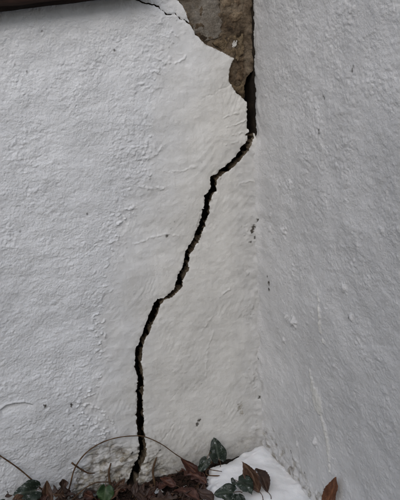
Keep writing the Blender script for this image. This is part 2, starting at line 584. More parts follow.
def ridge(pts, w, amp, seed, broken=0.5):
    """A raised (amp > 0) or scored (amp < 0) line drawn through photo points on the wall."""
    q = [L(*p) + (0.0,) for p in pts]
    mid = np.array([p[:2] for p in q])
    lo, hi = mid.min(0) - 0.02, mid.max(0) + 0.02
    i0, i1 = np.searchsorted(us, [lo[0], hi[0]])
    j0, j1 = np.searchsorted(vs, [lo[1], hi[1]])
    A, B = U[i0:i1, j0:j1], V[i0:i1, j0:j1]
    A2 = A + 0.004 * noise(A / 0.016, B / 0.016, seed + 7) + 0.0015 * noise(A / 0.005, B / 0.005, seed + 9)
    B2 = B + 0.004 * noise(A / 0.016, B / 0.016, seed + 8) + 0.0015 * noise(A / 0.005, B / 0.005, seed + 11)
    d = sdf_line(A2, B2, q)
    out = np.zeros(U.shape)
    prof = np.exp(-(d / (w * 0.85)) ** 2)
    out[i0:i1, j0:j1] = 0.8 * amp * prof * smooth(-0.7, 0.35, noise(A / 0.011, B / 0.011, seed) + 0.5 * noise(A / 0.005, B / 0.005, seed + 3))
    return out


for k, (pts, w, a) in enumerate([
        ([(159, 59), (166, 64), (173, 65), (181, 62), (186, 56)], 0.0028, 0.0030),
        ([(134, 244), (148, 239), (168, 234), (180, 236)], 0.0026, 0.0024),
        ([(110, 93), (120, 98)], 0.003, 0.002), ([(163, 171), (180, 172), (196, 166)], 0.003, 0.0016),
        ([(141, 186), (153, 189), (162, 188)], 0.0035, 0.0030), ([(138, 160), (152, 157), (166, 145)], 0.0035, 0.0026),
        ([(88, 404), (100, 410), (112, 422), (116, 432)], 0.003, 0.0034), ([(84, 413), (97, 417), (108, 427)], 0.003, 0.003),
        ([(80, 424), (92, 424), (103, 431)], 0.003, 0.0026), ([(60, 430), (70, 432), (78, 440)], 0.003, 0.0022),
        ([(222, 118), (246, 110)], 0.0022, 0.0024), ([(226, 127), (247, 120)], 0.0022, 0.0022), ([(228, 137), (244, 132)], 0.0022, 0.0020),
        ([(226, 145), (238, 141)], 0.002, 0.0016), ([(200, 100), (232, 84)], 0.002, -0.0012), ([(238, 184), (252, 180)], 0.0025, 0.0018),
        ([(219, 296), (230, 288)], 0.0035, 0.0028), ([(202, 330), (212, 316)], 0.003, 0.0016), ([(171, 400), (180, 388)], 0.0015, -0.0010),
        ([(163, 440), (176, 421)], 0.0016, -0.0014), ([(205, 376), (207, 350), (213, 330)], 0.003, 0.0015)]):
    h += ridge(pts, w, a, 50 + k)
# the crescent-shaped spall low on the left
dq = sdf_poly(U, V, [L(*p) for p in [(0, 410), (6, 405), (14, 402.5), (24, 402), (33, 404), (36, 408), (34, 412), (22, 414), (10, 416), (2, 415)]])
h -= 0.0075 * smooth(0.001, -0.003, dq) * smooth(L(0, 419)[1], L(0, 404)[1], V)
h += 0.0020 * np.exp(-((dq - 0.002) / 0.003) ** 2) * smooth(L(0, 411)[1], L(0, 404)[1], V)
# plaster rounded into the corner below the open joint
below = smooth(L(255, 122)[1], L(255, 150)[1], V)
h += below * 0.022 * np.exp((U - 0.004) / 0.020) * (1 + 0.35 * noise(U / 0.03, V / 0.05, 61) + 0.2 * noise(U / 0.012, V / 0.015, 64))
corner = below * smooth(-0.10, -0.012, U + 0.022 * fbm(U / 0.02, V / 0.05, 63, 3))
h += below * 0.0030 * (smooth(0.2, 0.8, noise(U / 0.015, V / 0.020, 62)) + 0.5 * smooth(0.2, 0.7, noise(U / 0.007, V / 0.008, 65))) * np.exp(-((U + 0.024) / 0.022) ** 2) * smooth(-0.4, 0.4, noise(U / 0.05, V / 0.08, 66))
# broken, washed-out foot of the wall round the crack
foot_poly = [L(*p) for p in [(74, 476), (84, 458), (98, 446), (112, 440), (128, 446), (140, 452), (152, 452), (166, 460), (172, 476), (178, 500), (170, 540), (60, 540), (66, 500)]]
fd = sdf_poly(U, V, foot_poly) + 0.010 * fbm(U / 0.03, V / 0.03, 71, 4)
foot = smooth(0.014, -0.022, fd)
rub = 0.9 * fbm(U / 0.055, V / 0.032, 72, 5, 0.5)
h += foot * (-0.002 + 0.0042 * rub + 0.0010 * noise(U / 0.0075, V / 0.0065, 73) - 0.006 * smooth(0.25, 0.6, noise(U / 0.030, V / 0.016, 74)))

cr = sdf_line(U, V, crack)
cr = cr + 0.0015 * noise(U / 0.0075, V / 0.0075, 81) + 0.0022 * noise(U / 0.017, V / 0.017, 82) + 0.0008 * noise(U / 0.0036, V / 0.0036, 83)
cr = cr - 0.008 * np.maximum(0, noise(U / 0.011, V / 0.011, 88) - 0.32) + 0.0018 * noise(U / 0.035, V / 0.035, 92)
hr = sdf_line(U + 0.003 * noise(U / 0.011, V / 0.011, 89), V + 0.003 * noise(U / 0.011, V / 0.011, 90), hair) + 0.0004 * noise(U / 0.006, V / 0.006, 84)
gp = sdf_poly(U, V, gap) + 0.0014 * noise(U / 0.008, V / 0.008, 85) + 0.0018 * noise(U / 0.022, V / 0.022, 86) + 0.0007 * noise(U / 0.0035, V / 0.0035, 87)
hole = smooth(0.35, 0.6, rub * -0.8 + 0.1) * foot
sdf = np.minimum(np.minimum(cr, hr), gp)
h -= 0.0022 * np.exp(-np.maximum(np.minimum(cr, gp), 0) / 0.0028) * smooth(-0.5, 0.5, noise(U / 0.012, V / 0.012, 93))
h -= 0.0018 * np.exp(-np.maximum(hr, 0) / 0.002)


def spots(uu, vv, pts, conv, seed, scale=PXM):
    s = np.zeros(uu.shape)
    for (x, y, r) in pts:
        a, b = conv(x, y)
        d = np.hypot(uu - a, (vv - b) * 0.8) - r * scale * (0.8 + 0.9 * noise(uu / 0.004, vv / 0.004, seed))
        s = np.maximum(s, smooth(0.0022, -0.0012, d) * min(1.0, 0.6 + 0.3 * r))
    return s


wall_specks = [(45, 405, 1.3), (71, 405, 1.3), (73, 425, 0.9), (82, 429, 0.7), (167, 236, 1.1), (115, 50, 0.9), (87, 214, 0.7), (20, 231, 0.6), (42, 31, 0.6),
               (15, 65, 0.5), (27, 72, 0.6), (252, 226, 1.8), (250.5, 230, 1.7), (254, 236, 1.7), (249, 241, 1.1), (255, 218, 1.2), (260, 330, 1.4), (259, 370, 1.6), (258, 395, 1.4), (197, 424, 1.6), (199, 420, 1.4), (138, 448, 1.6), (132, 453, 1.2), (160, 450, 1.0)]
rs = np.random.default_rng(5)
wall_specks += [(rs.uniform(0, 250), rs.uniform(20, 470), rs.uniform(0.1, 0.3)) for _ in range(22)]
speck = spots(U, V, wall_specks, L, 91)
dirt = foot * (0.30 + 0.70 * smooth(0.0, 0.4, fbm(U / 0.026, V / 0.034, 95, 4) - 0.3 * rub + 0.9 * smooth(0.2, 0.55, noise(U / 0.030, V / 0.016, 74)) + 0.32))
dirt = np.maximum(dirt, 0.8 * np.exp(-np.maximum(np.minimum(cr, gp), 0) / 0.0022) * smooth(-0.2, 0.6, noise(U / 0.01, V / 0.01, 96)))
low = smooth(0.10, -0.03, V + 0.03 * fbm(U / 0.04, V / 0.04, 97, 3))
dirt = np.maximum(dirt, 0.55 * low)
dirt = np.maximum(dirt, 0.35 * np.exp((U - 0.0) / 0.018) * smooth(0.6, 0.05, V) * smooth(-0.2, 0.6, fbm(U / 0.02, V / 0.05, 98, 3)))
dirt = np.maximum(dirt, 0.75 * spots(U, V, [(239, 406, 3.2), (241, 412, 2.4)], L, 99))
dirt = np.maximum(dirt, 0.75 * smooth(0.03, -0.02, np.hypot(U - L(152, 462)[0], (V - L(152, 462)[1]) * 0.6) - 0.04) * smooth(0.0, 0.5, fbm(U / 0.012, V / 0.03, 100, 3)))
dirt = np.maximum(dirt, 0.22 * smooth(0.22, -0.02, V + 0.06 * fbm(U / 0.08, V / 0.10, 101, 3)) * smooth(-0.35, 0.45, fbm(U / 0.045, V / 0.09, 102, 4)))

wall = empty('cracked_wall', (0, 0, 0))
tag(wall, 'white rendered wall with a long diagonal crack and a patch of fallen plaster', 'wall')
to_l = lambda u, v, hh: np.stack([u, -hh, v], -1)
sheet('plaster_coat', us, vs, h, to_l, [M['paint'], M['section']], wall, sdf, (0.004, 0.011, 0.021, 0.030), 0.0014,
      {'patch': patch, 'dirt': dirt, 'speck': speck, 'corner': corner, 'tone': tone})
print('coat done')

# the masonry behind the plaster, itself split by the crack and open to the corner
mu = axis([(-4.0, -0.75, 0.4), (-0.75, -0.30, 0.006), (-0.30, -0.0005, 0.0022)])
mv = axis([(-0.10, 0.75, 0.006), (0.75, 1.16, 0.0022), (1.16, 2.5, 0.3)])
MU, MV = np.meshgrid(mu, mv, indexing='ij')
mh = -0.018 + (0.008 + 0.007 * noise(MU / 0.03, MV / 0.025, 114)) * smooth(-0.018, -0.002, MU) + 0.0045 * fbm(MU / 0.035, MV / 0.03, 110, 5, 0.55) + 0.002 * noise(MU / 0.012, MV / 0.012, 111)
mc = [(a + 0.006, b, w + 0.010) for a, b, w in crack]
msd = sdf_line(MU, MV, mc) + 0.0012 * noise(MU / 0.01, MV / 0.01, 112)
jl = [L(*p) for p in [(254.5, 71), (251, 76), (247.5, 85), (247, 100), (247.5, 131)]]
joint = [(a, b) for a, b in jl] + [(0.05, jl[-1][1]), (0.05, jl[0][1])]
msd = np.minimum(msd, sdf_poly(MU, MV, joint) + 0.0015 * noise(MU / 0.012, MV / 0.012, 113))
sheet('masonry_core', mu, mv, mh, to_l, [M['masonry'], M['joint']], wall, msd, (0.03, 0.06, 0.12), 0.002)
back = [(-4, .118, -.1), (.02, .118, -.1), (.02, .118, 2.5), (-4, .118, 2.5), (-4, .16, -.1), (.02, .16, -.1), (.02, .16, 2.5), (-4, .16, 2.5)]
BOXF = [(0, 1, 2, 3), (7, 6, 5, 4), (4, 5, 1, 0), (5, 6, 2, 1), (6, 7, 3, 2), (7, 4, 0, 3)]
mesh_obj('inner_leaf', back, BOXF, M['masonry'], wall, False)


def lump(name, px_poly, depth_back, front, mat, seed, amp=0.0025, step=0.0022, bulge=0.003):
    """One stone or mortar piece of the exposed masonry: a rough block with an irregular outline."""
    poly = [L(*p) for p in px_poly]
    a = np.array(poly)
    uu = axis([(a[:, 0].min() - 0.006, a[:, 0].max() + 0.006, step)])
    vv = axis([(a[:, 1].min() - 0.006, a[:, 1].max() + 0.006, step)])
    A, B = np.meshgrid(uu, vv, indexing='ij')
    sd_ = sdf_poly(A, B, poly) + 0.005 * noise(A / 0.018, B / 0.018, seed) + 0.0022 * noise(A / 0.008, B / 0.008, seed + 4) + 0.0009 * noise(A / 0.005, B / 0.005, seed + 1)
    inn = np.maximum(-sd_, 0)
    hh = -front - 0.003 + bulge * (1 - np.exp(-inn / 0.012)) + 1.5 * amp * fbm(A / 0.022, B / 0.02, seed + 2, 5, 0.6)
    return sheet(name, uu, vv, hh, to_l, [mat, mat], wall, -sd_, (front + 0.002, depth_back), 0.0012)


lump('mortar_patch', [(170, -14), (178, -8), (188, -14), (214, -16), (222, -4), (224, 10), (226, 26), (221, 36), (213, 41), (206, 42), (196, 33), (190, 20), (184, 6)], 0.03, 0.0150, M['mortar'], 120, 0.0012)
lump('stone', [(226, -14), (246.5, -14), (247, 14), (246.5, 30), (236, 34), (228, 28), (226, 8)], 0.03, 0.0165, M['brick'], 130, 0.0035)
lump('stone', [(216, 43), (227, 35), (238, 37), (246.5, 33), (246.5, 52), (241, 60), (234, 57), (224, 51)], 0.03, 0.0150, M['ochre'], 140, 0.0035)
lump('stone', [(233, 62), (242, 62), (246.5, 56), (246.5, 80), (240, 83), (231, 80), (231, 68)], 0.03, 0.0165, M['brick'], 150, 0.003)
lump('stone', [(231, 83), (240, 86), (246, 83), (247, 98), (243, 97), (236, 91)], 0.03, 0.0110, M['ochre'], 160, 0.003)
lump('paint_flake', [(234.5, 44), (238, 40.5), (239.5, 42), (238.5, 46), (236, 47)], 0.016, 0.0125, M['flake'], 170, 0.0006, 0.001, 0.001)

# ------------------------------------------------------------------ the side wall
ys = axis([(-2.6, -0.95, 0.15), (-0.95, -0.70, 0.02), (-0.70, 0.012, 0.0017), (0.012, 0.13, 0.01)])
vs2 = axis([(-0.10, -0.03, 0.01), (-0.03, 1.16, 0.0017), (1.16, 1.26, 0.01), (1.26, 2.5, 0.25)])
U, V = np.meshgrid(ys, vs2, indexing='ij')


def S(px, py):
    p = PR(px, py)
    return p[1], p[2]


ang = R(38)
a_, b_ = -U * math.cos(ang) - V * math.sin(ang), U * math.sin(ang) - V * math.cos(ang)   # a_ runs down and towards the viewer
stip = 0.6 * noise(a_ / 0.020, b_ / 0.0085, 201) + 0.65 * noise(a_ / 0.0095, b_ / 0.0056, 202) + 0.55 * noise(a_ / 0.0052, b_ / 0.0042, 203)
iso = 0.6 * noise(U / 0.0125, V / 0.009, 205) + 0.7 * noise(U / 0.007, V / 0.0058, 206) + 0.55 * noise(U / 0.0044, V / 0.0040, 207)
a_w, b_w = a_ + 0.004 * noise(a_ / 0.008, b_ / 0.008, 194), b_ + 0.003 * noise(a_ / 0.008, b_ / 0.008, 195)
u_w, v_w = U + 0.004 * noise(U / 0.008, V / 0.008, 196), V + 0.0035 * noise(U / 0.008, V / 0.008, 197)
sand = smooth(-0.4, 0.4, fbm(U / 0.05, V / 0.045, 198, 3))
stip = 0.12 * stip + (0.4 + 0.8 * sand) * (0.6 * domes(a_w / 0.017, b_w / 0.0095, 181) + 0.8 * domes(a_w / 0.0095, b_w / 0.006, 184)) + 0.6 * domes(a_w / 0.0058, b_w / 0.0050, 187) - 0.6
iso = 0.25 * iso + (0.4 + 0.8 * sand) * (0.75 * domes(u_w / 0.013, v_w / 0.0095, 190) + 0.8 * domes(u_w / 0.0075, v_w / 0.006, 193)) + 0.6 * domes(u_w / 0.0056, v_w / 0.0050, 199) - 0.6
w = 0.72 + 0.28 * smooth(0.25, 0.75, V + 0.2 * fbm(U / 0.2, V / 0.2, 208, 2))
calm = 1 - 0.6 * np.exp(-((U + 0.03) / 0.07) ** 2)
h = 0.004 * fbm(U / 0.25, V / 0.22, 210, 3) + 0.0012 * fbm(U / 0.05, V / 0.04, 211, 3) + 0.00115 * calm * ((1 - w) * stip + w * iso) * (0.7 + 0.5 * smooth(-0.4, 0.5, fbm(U / 0.1, V / 0.1, 212, 2)))
h *= smooth(0.02, -0.02, U)


def ridge2(pts, amp, seed):
    q = [S(x, y) + (0.0,) for x, y, _ in pts]
    wv = [r * PXM * 0.8 for _, _, r in pts]
    d = np.full(U.shape, 9.0)
    for i in range(len(q) - 1):
        d = np.minimum(d, sdf_line(U, V, [q[i][:2] + (wv[i],), q[i + 1][:2] + (wv[i + 1],)]))
    d = d + 0.0034 * noise(U / 0.010, V / 0.012, seed) + 0.0022 * noise(U / 0.005, V / 0.006, seed + 1)
    return amp * smooth(0.0042, -0.0034, d)


drip = [((309, 371, 1.6), (311, 380, 2.4), (313, 390, 5.0), (316, 398, 7.5), (318.5, 407, 8.0)), ((321, 414, 1), (322.5, 424, 1.6), (325, 434, 3.0), (327, 444, 2.4), (329, 458, 1.4), (330, 470, .9)),
        ((318.5, 291, 1.1), (319.5, 305, 1.2), (320.5, 318, 1.3), (320.5, 331, 1.8)), ((322.5, 340, 1.6), (323.5, 342, 1.4))]
drips = np.zeros(U.shape)
for k, dpts in enumerate(drip):
    drips = np.maximum(drips, ridge2(dpts, 1.0, 220 + 2 * k))
h += 0.0038 * drips * (0.8 + 0.3 * noise(U / 0.008, V / 0.010, 238))
for k, (x, y, r, a) in enumerate([(294, 322, 3.6, .008), (287, 317, 2.4, .005), (284, 340, 2.4, .004), (344, 288, 3, .004), (351, 318, 2.4, .004), (315, 442, 3, .006),
                                  (284, 231, 3.4, .005), (270, 228, 3, .003), (271, 216, 2.2, .003), (333, 366, 2.5, .003), (297, 445, 2.6, .003), (290, 183, 2, .003)]):
    c = S(x, y)
    d = np.hypot(U - c[0], V - c[1]) / (r * PXM)
    d = d * (1 + 0.5 * noise(U / 0.008, V / 0.008, 240 + k) + 0.3 * noise(U / 0.004, V / 0.004, 241 + k))
    h += 1.15 * a * np.exp(-d ** 2)
h += 0.0022 * np.exp(-((U + 0.010) / 0.012) ** 2) * smooth(-0.4, 0.6, noise(U / 0.02, V / 0.03, 260))
moss = smooth(0.085, 0.01, V + 0.035 * fbm(U / 0.03, V / 0.03, 261, 4))
below2 = smooth(S(257, 128)[1], S(257, 160)[1], V)
h += below2 * 0.015 * np.exp(np.minimum(U, 0) / 0.024) * (1 + 0.3 * noise(U / 0.03, V / 0.04, 263)) * smooth(0.02, 0.0, U)
h += moss * 0.0038 * fbm(U / 0.026, V / 0.020, 262, 4)
specks = [(323, 96, 0.9), (324, 98, 0.6), (320, 130, 0.9), (320, 133, 0.8), (352, 70, 0.9), (353, 66, 0.6), (270, 283, 1.6), (270, 289, 1.5), (269, 276, 0.8), (262, 358, 1.0), (290, 452, 1.0),
          (285, 230, 0.7), (304, 473, 0.9), (348, 318, 0.8)]
specks += [(rs.uniform(262, 398), rs.uniform(5, 470), rs.uniform(0.1, 0.25)) for _ in range(14)]
speck = spots(U, V, specks, S, 265, 0.0026)
dirt = 0.85 * moss * smooth(-0.15, 0.45, fbm(U / 0.02, V / 0.025, 267, 4))
dirt = np.maximum(dirt, 0.18 * smooth(0.25, -0.02, V + 0.07 * fbm(U / 0.08, V / 0.10, 270, 3)) * smooth(-0.3, 0.5, fbm(U / 0.05, V / 0.09, 271, 4)))
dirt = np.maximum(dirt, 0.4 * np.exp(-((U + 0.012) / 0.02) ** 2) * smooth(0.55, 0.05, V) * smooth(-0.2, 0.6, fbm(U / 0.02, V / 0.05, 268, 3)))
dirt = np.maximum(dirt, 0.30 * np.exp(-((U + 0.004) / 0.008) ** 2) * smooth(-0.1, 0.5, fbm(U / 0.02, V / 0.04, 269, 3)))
side_wall = empty('side_wall', (0, 0, 0))
tag(side_wall, 'rough white stippled wall with paint drips, right of the open corner joint', 'wall')
to_r = lambda u, v, hh: np.stack([-hh, u, v], -1)
sheet('plaster_coat', ys, vs2, h, to_r, [M['paint_side_shade'], M['joint']], side_wall, bare=-0.0005, attrs={'patch': np.maximum(0.2 * moss, 0.8 * np.clip(drips, 0, 1)), 'dirt': dirt, 'speck': speck, 'corner': 0 * dirt, 'tone': 0.7 * np.clip(drips, 0, 1)}, flip=True)
bx = [(.012, -2.6, -.1), (.2, -2.6, -.1), (.2, .16, -.1), (.012, .16, -.1), (.012, -2.6, 2.5), (.2, -2.6, 2.5), (.2, .16, 2.5), (.012, .16, 2.5)]
mesh_obj('masonry_core', bx, [(3, 2, 1, 0), (4, 5, 6, 7), (0, 1, 5, 4), (1, 2, 6, 5), (2, 3, 7, 6), (3, 0, 4, 7)], M['masonry'], side_wall, False)
print('walls done')

# ------------------------------------------------------------------ the dark timber above the wall
p0, p1 = PL(0, 11.5, 0.02), PL(105, -0.5, 0.02)
sl = (p1[2] - p0[2]) / (p1[0] - p0[0])
bl = []
xs_ = axis([(-4.0, -0.75, 0.3), (-0.75, -0.24, 0.012)])
sec = [(0.03, 0.0), (-0.040, 0.0), (-0.048, 0.008), (-0.050, 0.12), (-0.044, 0.13), (0.03, 0.135)]
bv, bf = [], []
ns = len(sec)
for i, x in enumerate(xs_):
    z0 = p0[2] + sl * (max(x, -0.9) - p0[0])
    for j, (y, z) in enumerate(sec):
        wob = 0.0018 * float(fbm(np.array([x / 0.08]), np.array([j * 3.7]), 300, 3)[0])
        bv.append((x, y + wob, z0 + z + wob))
for i in range(len(xs_) - 1):
    for j in range(ns):
        k = (j + 1) % ns
        bf.append((i * ns + j, i * ns + k, (i + 1) * ns + k, (i + 1) * ns + j))
bf.append(tuple(range(ns - 1, -1, -1)))
bf.append(tuple((len(xs_) - 1) * ns + j for j in range(ns)))
beam = mesh_obj('timber_beam', bv, bf, M['wood'], None, False)
tag(beam, 'dark brown timber beam along the top of the cracked wall', 'beam')

# ------------------------------------------------------------------ unseen evergreen screen added behind the viewer to shade the lower wall
added_hedge = empty('added_hedge', (-1.4, -3.0, SOIL))
tag(added_hedge, 'unseen dense dark evergreen screen added behind the viewer to shade the lower wall', 'added_hedge')
rh = np.random.default_rng(77)
nl = 56000
hx, hz = rh.uniform(-3.6, 3.6, nl), rh.uniform(0.03, 2.5, nl)
hy = np.where(rh.random(nl) < .55, .30, rh.uniform(-.30, .30, nl)) + rh.normal(0, .03, nl) + .05 * fbm(hx / .5, hz / .5, 320, 3)
hz = hz + .06 * noise(hx / .4, hx * 0, 321)
d1 = rh.normal(0, 1, (nl, 3)); d1 /= np.linalg.norm(d1, axis=1)[:, None]
d2 = np.cross(d1, rh.normal(0, 1, (nl, 3))); d2 /= np.linalg.norm(d2, axis=1)[:, None]
cc = np.stack([hx, hy, hz], -1)
hl = rh.uniform(.02, .035, nl)[:, None]
hv = np.stack([cc - d1 * hl, cc + d2 * hl * .45, cc + d1 * hl, cc - d2 * hl * .45], 1).reshape(-1, 3)
fol = mesh_obj('foliage', hv, np.arange(nl * 4).reshape(-1, 4), M['ivy'], added_hedge, False, None, {'vein': np.zeros(nl * 4)})
fol['kind'] = 'stuff'
for k in range(8):
    x = -3.2 + k * .92
    tube('stem', [(x, 0, -.05), (x + .03, .02, .6), (x - .04, -.03, 1.2), (x + .02, 0, 2.3)], [.03, .024, .016, .006], M['twig'], added_hedge)

# ------------------------------------------------------------------ snow in the corner
sx = axis([(-0.42, 0.004, 0.0028)])
sy = axis([(-0.75, 0.006, 0.0030)])
SX, SY = np.meshgrid(sx, sy, indexing='ij')
sn_px = [(262, 436), (250, 444), (238, 452), (226, 456), (216, 461), (207, 467), (203, 475), (205, 488), (200, 505), (188, 525), (196, 548)]
sn = [tuple(PG(x, y, -0.010)[:2]) for x, y in sn_px]
poly = sn + [(-0.12, -0.60), (-0.05, -0.70), (0.03, -0.68), (0.03, 0.03)]
sds = sdf_poly(SX, SY, poly) + 0.006 * 1.7 * fbm(SX / 0.035, SY / 0.035, 310, 3)
inn = np.maximum(-sds, 0)
for (x, y, r) in [(155, 487, 0.014), (149, 489, 0.010), (186, 482, 0.010), (178, 486, 0.008), (72, 512, 0.02)]:
    c = PG(x, y, -0.015)
    dd = np.hypot((SX - c[0]) * 0.6, SY - c[1]) + 0.006 * fbm(SX / 0.02, SY / 0.02, 312, 3)
    inn = np.maximum(inn, np.maximum(r - dd, 0) * 0.8)
sh = SOIL - 0.006 + 0.036 * (1 - np.exp(-inn / 0.022)) + 0.0055 * fbm(SX / 0.075, SY / 0.075, 313, 2) * smooth(0, 0.02, inn) + 0.0008 * fbm(SX / 0.02, SY / 0.016, 314, 3) * smooth(0, .01, inn)
snow = sheet('snow', sx, sy, sh, lambda u, v, hh: np.stack([u, v, hh], -1), [M['snow']], None, np.where(inn > 0, inn, -0.003))
tag(snow, 'small bank of white snow lying in the wall corner', kind='stuff')


# ------------------------------------------------------------------ twigs, leaves, ivy
def frame(base, tip, normal):
    base, tip, nrm = Vector(base), Vector(tip), Vector(normal)
    y = tip - base
    Ln = y.length
    y.normalize()
    x = y.cross(nrm).normalized()
    z = x.cross(y).normalized()
    return Matrix(((x.x, y.x, z.x, base.x), (x.y, y.y, z.y, base.y), (x.z, y.z, z.z, base.z), (0, 0, 0, 1))), Ln


def blade(name, base, tip, normal, width, mat, kind='ovate', curl=0.3, fold=0.3, twist=0.0, seed=0, parent=None, stalk=0.25):
    """A leaf from stalk end to tip: a veined blade with its own curl, and a stalk."""
    mw, Ln = frame(base, tip, normal)
    nt_, na = 26, 12
    v, f, ve = [], [], []
    r_ = np.random.default_rng(seed)
    ph = r_.uniform(0, 6.28, 4)
    for i in range(nt_ + 1):
        t = i / nt_
        if kind == 'ovate':
            wd = math.sin(math.pi * t ** 0.8) ** 0.8 * (1 - 0.25 * t) + 0.01
            wd *= 1 + 0.05 * math.sin(t * 60)
        elif kind == 'lobed':
            wd = (math.sin(math.pi * min(t * 0.97 + 0.02, 1)) ** 0.6) * (0.68 + 0.36 * math.sin(t * 21 + 1.2)) * (0.55 + 0.75 * t * (1.5 - t)) + 0.02
        else:                             # ivy: heart foot, shallow side lobes, pointed tip
            wd = np.interp(t, [0, .04, .12, .25, .36, .48, .6, .75, .9, 1], [.34, .70, .90, 1.0, .98, .90, .80, .62, .34, .03])
        for j in range(na + 1):
            s = (j / na - 0.5) * 2
            x = s * wd * width / 2
            y = t * Ln
            if kind == 'ivy':
                y -= 0.16 * Ln * (abs(s) ** 1.5) * max(0, 1 - t * 4)
            vein = math.exp(-(s * wd * 9) ** 2)
            lat = math.cos((t * 7.5 - abs(s) * 1.7 * wd) * 2 * math.pi)
            vein = max(vein, 0.75 * smooth(0.86, 1.0, np.array(lat)).item() * (1 - abs(s)) ** 0.3)
            z = fold * abs(s) * wd * width / 2 + curl * Ln * ((t - 0.4) ** 2 - 0.16) * 1.2
            z += 0.045 * width * math.sin(5 * t + ph[0] + 2.2 * s) + 0.03 * width * math.sin(11 * t + ph[1] - 4 * s) * abs(s)
            z += 0.05 * width * s * s * math.sin(13 * t + ph[2] + (1.5 if s > 0 else 0)) - 0.0005 * vein
            if kind == 'ivy':
                z += 0.06 * width * math.sin(6 * t + ph[3]) * math.sin(3.5 * s + ph[1]) + 0.02 * width * lat * abs(s)
                x *= 1 + 0.07 * math.sin(9 * t + ph[0]) + (0.12 * math.sin(ph[2]) if s > 0 else 0)
            else:
                z += 0.07 * width * math.sin(7 * t * (1 + .3 * s) + ph[3]) * math.sin(4.5 * s + ph[1]) + 0.035 * width * math.sin(19 * t + 9 * s + ph[2])
            if twist:
                a = twist * (t - 0.3)
                x, z = x * math.cos(a) - z * math.sin(a), x * math.sin(a) + z * math.cos(a)
            v.append((x, y, z))
            ve.append(vein)
    for i in range(nt_):
        for j in range(na):
            a = i * (na + 1) + j
            f.append((a, a + 1, a + na + 2, a + na + 1))
    n0 = len(v)
    v += [(x, y, z - 0.0005) for x, y, z in v[:n0]]
    ve += ve[:n0]
    f += [tuple(q + n0 for q in reversed(p)) for p in f]
    ring = [i * (na + 1) for i in range(nt_ + 1)] + [nt_ * (na + 1) + j for j in range(1, na + 1)] + [i * (na + 1) + na for i in range(nt_ - 1, -1, -1)] + list(range(na - 1, 0, -1))
    f += [(ring[k], ring[(k + 1) % len(ring)], ring[(k + 1) % len(ring)] + n0, ring[k] + n0) for k in range(len(ring))]
    o = mesh_obj(name, v, f, mat, parent, True, None, {'vein': ve})
    o.matrix_basis = mw
    if stalk:
        z0 = v[na // 2][2]
        st = tube('stalk', [(0, -stalk * Ln, z0 - 0.25 * stalk * Ln), (0.04 * Ln, -stalk * Ln * 0.5, z0 - 0.08 * stalk * Ln), (0, 0.03 * Ln, z0)], [0.0011, 0.0008, 0.0008], M['twig'], o, 6)
    return o


def twig(pts, radii, label, offs):
    q = [PL(x, y, o) for (x, y), o in zip(pts, offs)]
    t = tube('twig', q, radii, M['twig'])
    return tag(t, label, 'twig', 'dry twigs at the foot of the wall')


twig([(66, 500), (70, 486), (75, 468), (86, 453), (101, 443), (118, 437.5), (137, 435.8), (147, 437.5), (162, 444.5), (176, 454.5), (190, 463), (199, 468)],
     [.0019, .0019, .0018, .0016, .0015, .0013, .0013, .0014, .0012, .0012, .0011, .0008], 'long thin dry stem arching across the crack low on the wall',
     [.03, .026, .018, .012, .009, .009, .009, .009, .013, .02, .03, .036])
twig([(-6, 452), (2, 457), (18, 468), (32, 480), (44, 492), (52, 502)], [.0016, .0017, .0018, .0018, .0019, .002], 'brown stem slanting down the wall at the left edge', [.006, .007, .010, .014, .02, .024])
twig([(72, 500), (84, 489), (95, 483), (108, 482), (113, 483)], [.0016, .0015, .0014, .0013, .001], 'short bent twig low beside the green ivy leaf left of the crack', [.035, .03, .024, .018, .016])
twig([(72, 463), (79, 468), (88, 473), (95, 473)], [.0024, .0022, .0018, .0010], 'stubby dark twig stuck across the arching stem', [.020, .014, .010, .006])
q = [PG(206, 468.5, 0.012), PG(212, 470, 0.013), PG(222, 471.5, 0.010)]
tag(tube('twig', q, [.0013, .0012, .0009], M['twig']), 'tiny twig lying on the snow beside the ivy', 'twig', 'dry twigs at the foot of the wall')
twig([(158, 500), (155, 485), (153, 472), (155, 462), (157, 457)], [.0034, .0030, .0030, .0024, .0012], 'crooked dark root rising right beside the foot of the crack', [.03, .022, .014, .010, .008])
twig([(112, 496), (110, 484), (109, 472), (111, 463)], [.0036, .0030, .0026, .0014], 'short dark root against the crumbled plaster left of the crack', [.026, .016, .010, .005])

G = 'fallen dead leaves at the foot of the wall'


def dead(base, tip, nrm, width, mat, kind, curl, fold, twist, seed, label, stalk=0.25):
    o = blade('dead_leaf', base, tip, nrm, width, M[mat], kind, curl, fold, twist, seed, None, stalk)
    return tag(o, label, 'leaf', G)


dead(PR(325, 506, .030), PR(337.5, 476, .012), (-.8, -.5, .15), .034, 'dead_orange', 'ovate', .35, .35, .3, 1, 'curled orange leaf standing against the side wall')
dead(PG(259, 492, .012), PG(245, 462, .045), (-.4, -.8, .5), .040, 'dead_brown', 'ovate', .5, .9, .8, 2, 'curled brown leaf with pointed tip sticking up out of the snow')
dead(PG(268, 492, .012), PG(256, 467, .03), (-.1, -.9, .5), .032, 'dead_dark', 'ovate', -.4, .9, -.5, 3, 'folded dark leaf in the snow right of the ivy leaves')
dead(PL(206, 484, .075), PL(181, 457, .035), (-.2, -.9, .4), .034, 'dead_red', 'ovate', .3, .5, .4, 4, 'dark red leaf leaning upright at the end of the thin stem')
dead(PG(181, 470, .0), PG(206, 481, .004), (0, -.45, 1), .040, 'dead_red', 'lobed', -.2, .25, .2, 5, 'red brown leaf lying flat against the edge of the snow')
dead(PG(199, 500, .004), PG(174, 488, .0), (.3, -.5, 1), .036, 'dead_red', 'ovate', -.4, .25, -.2, 6, 'dark red leaf at the bottom edge in front of the snow scraps')
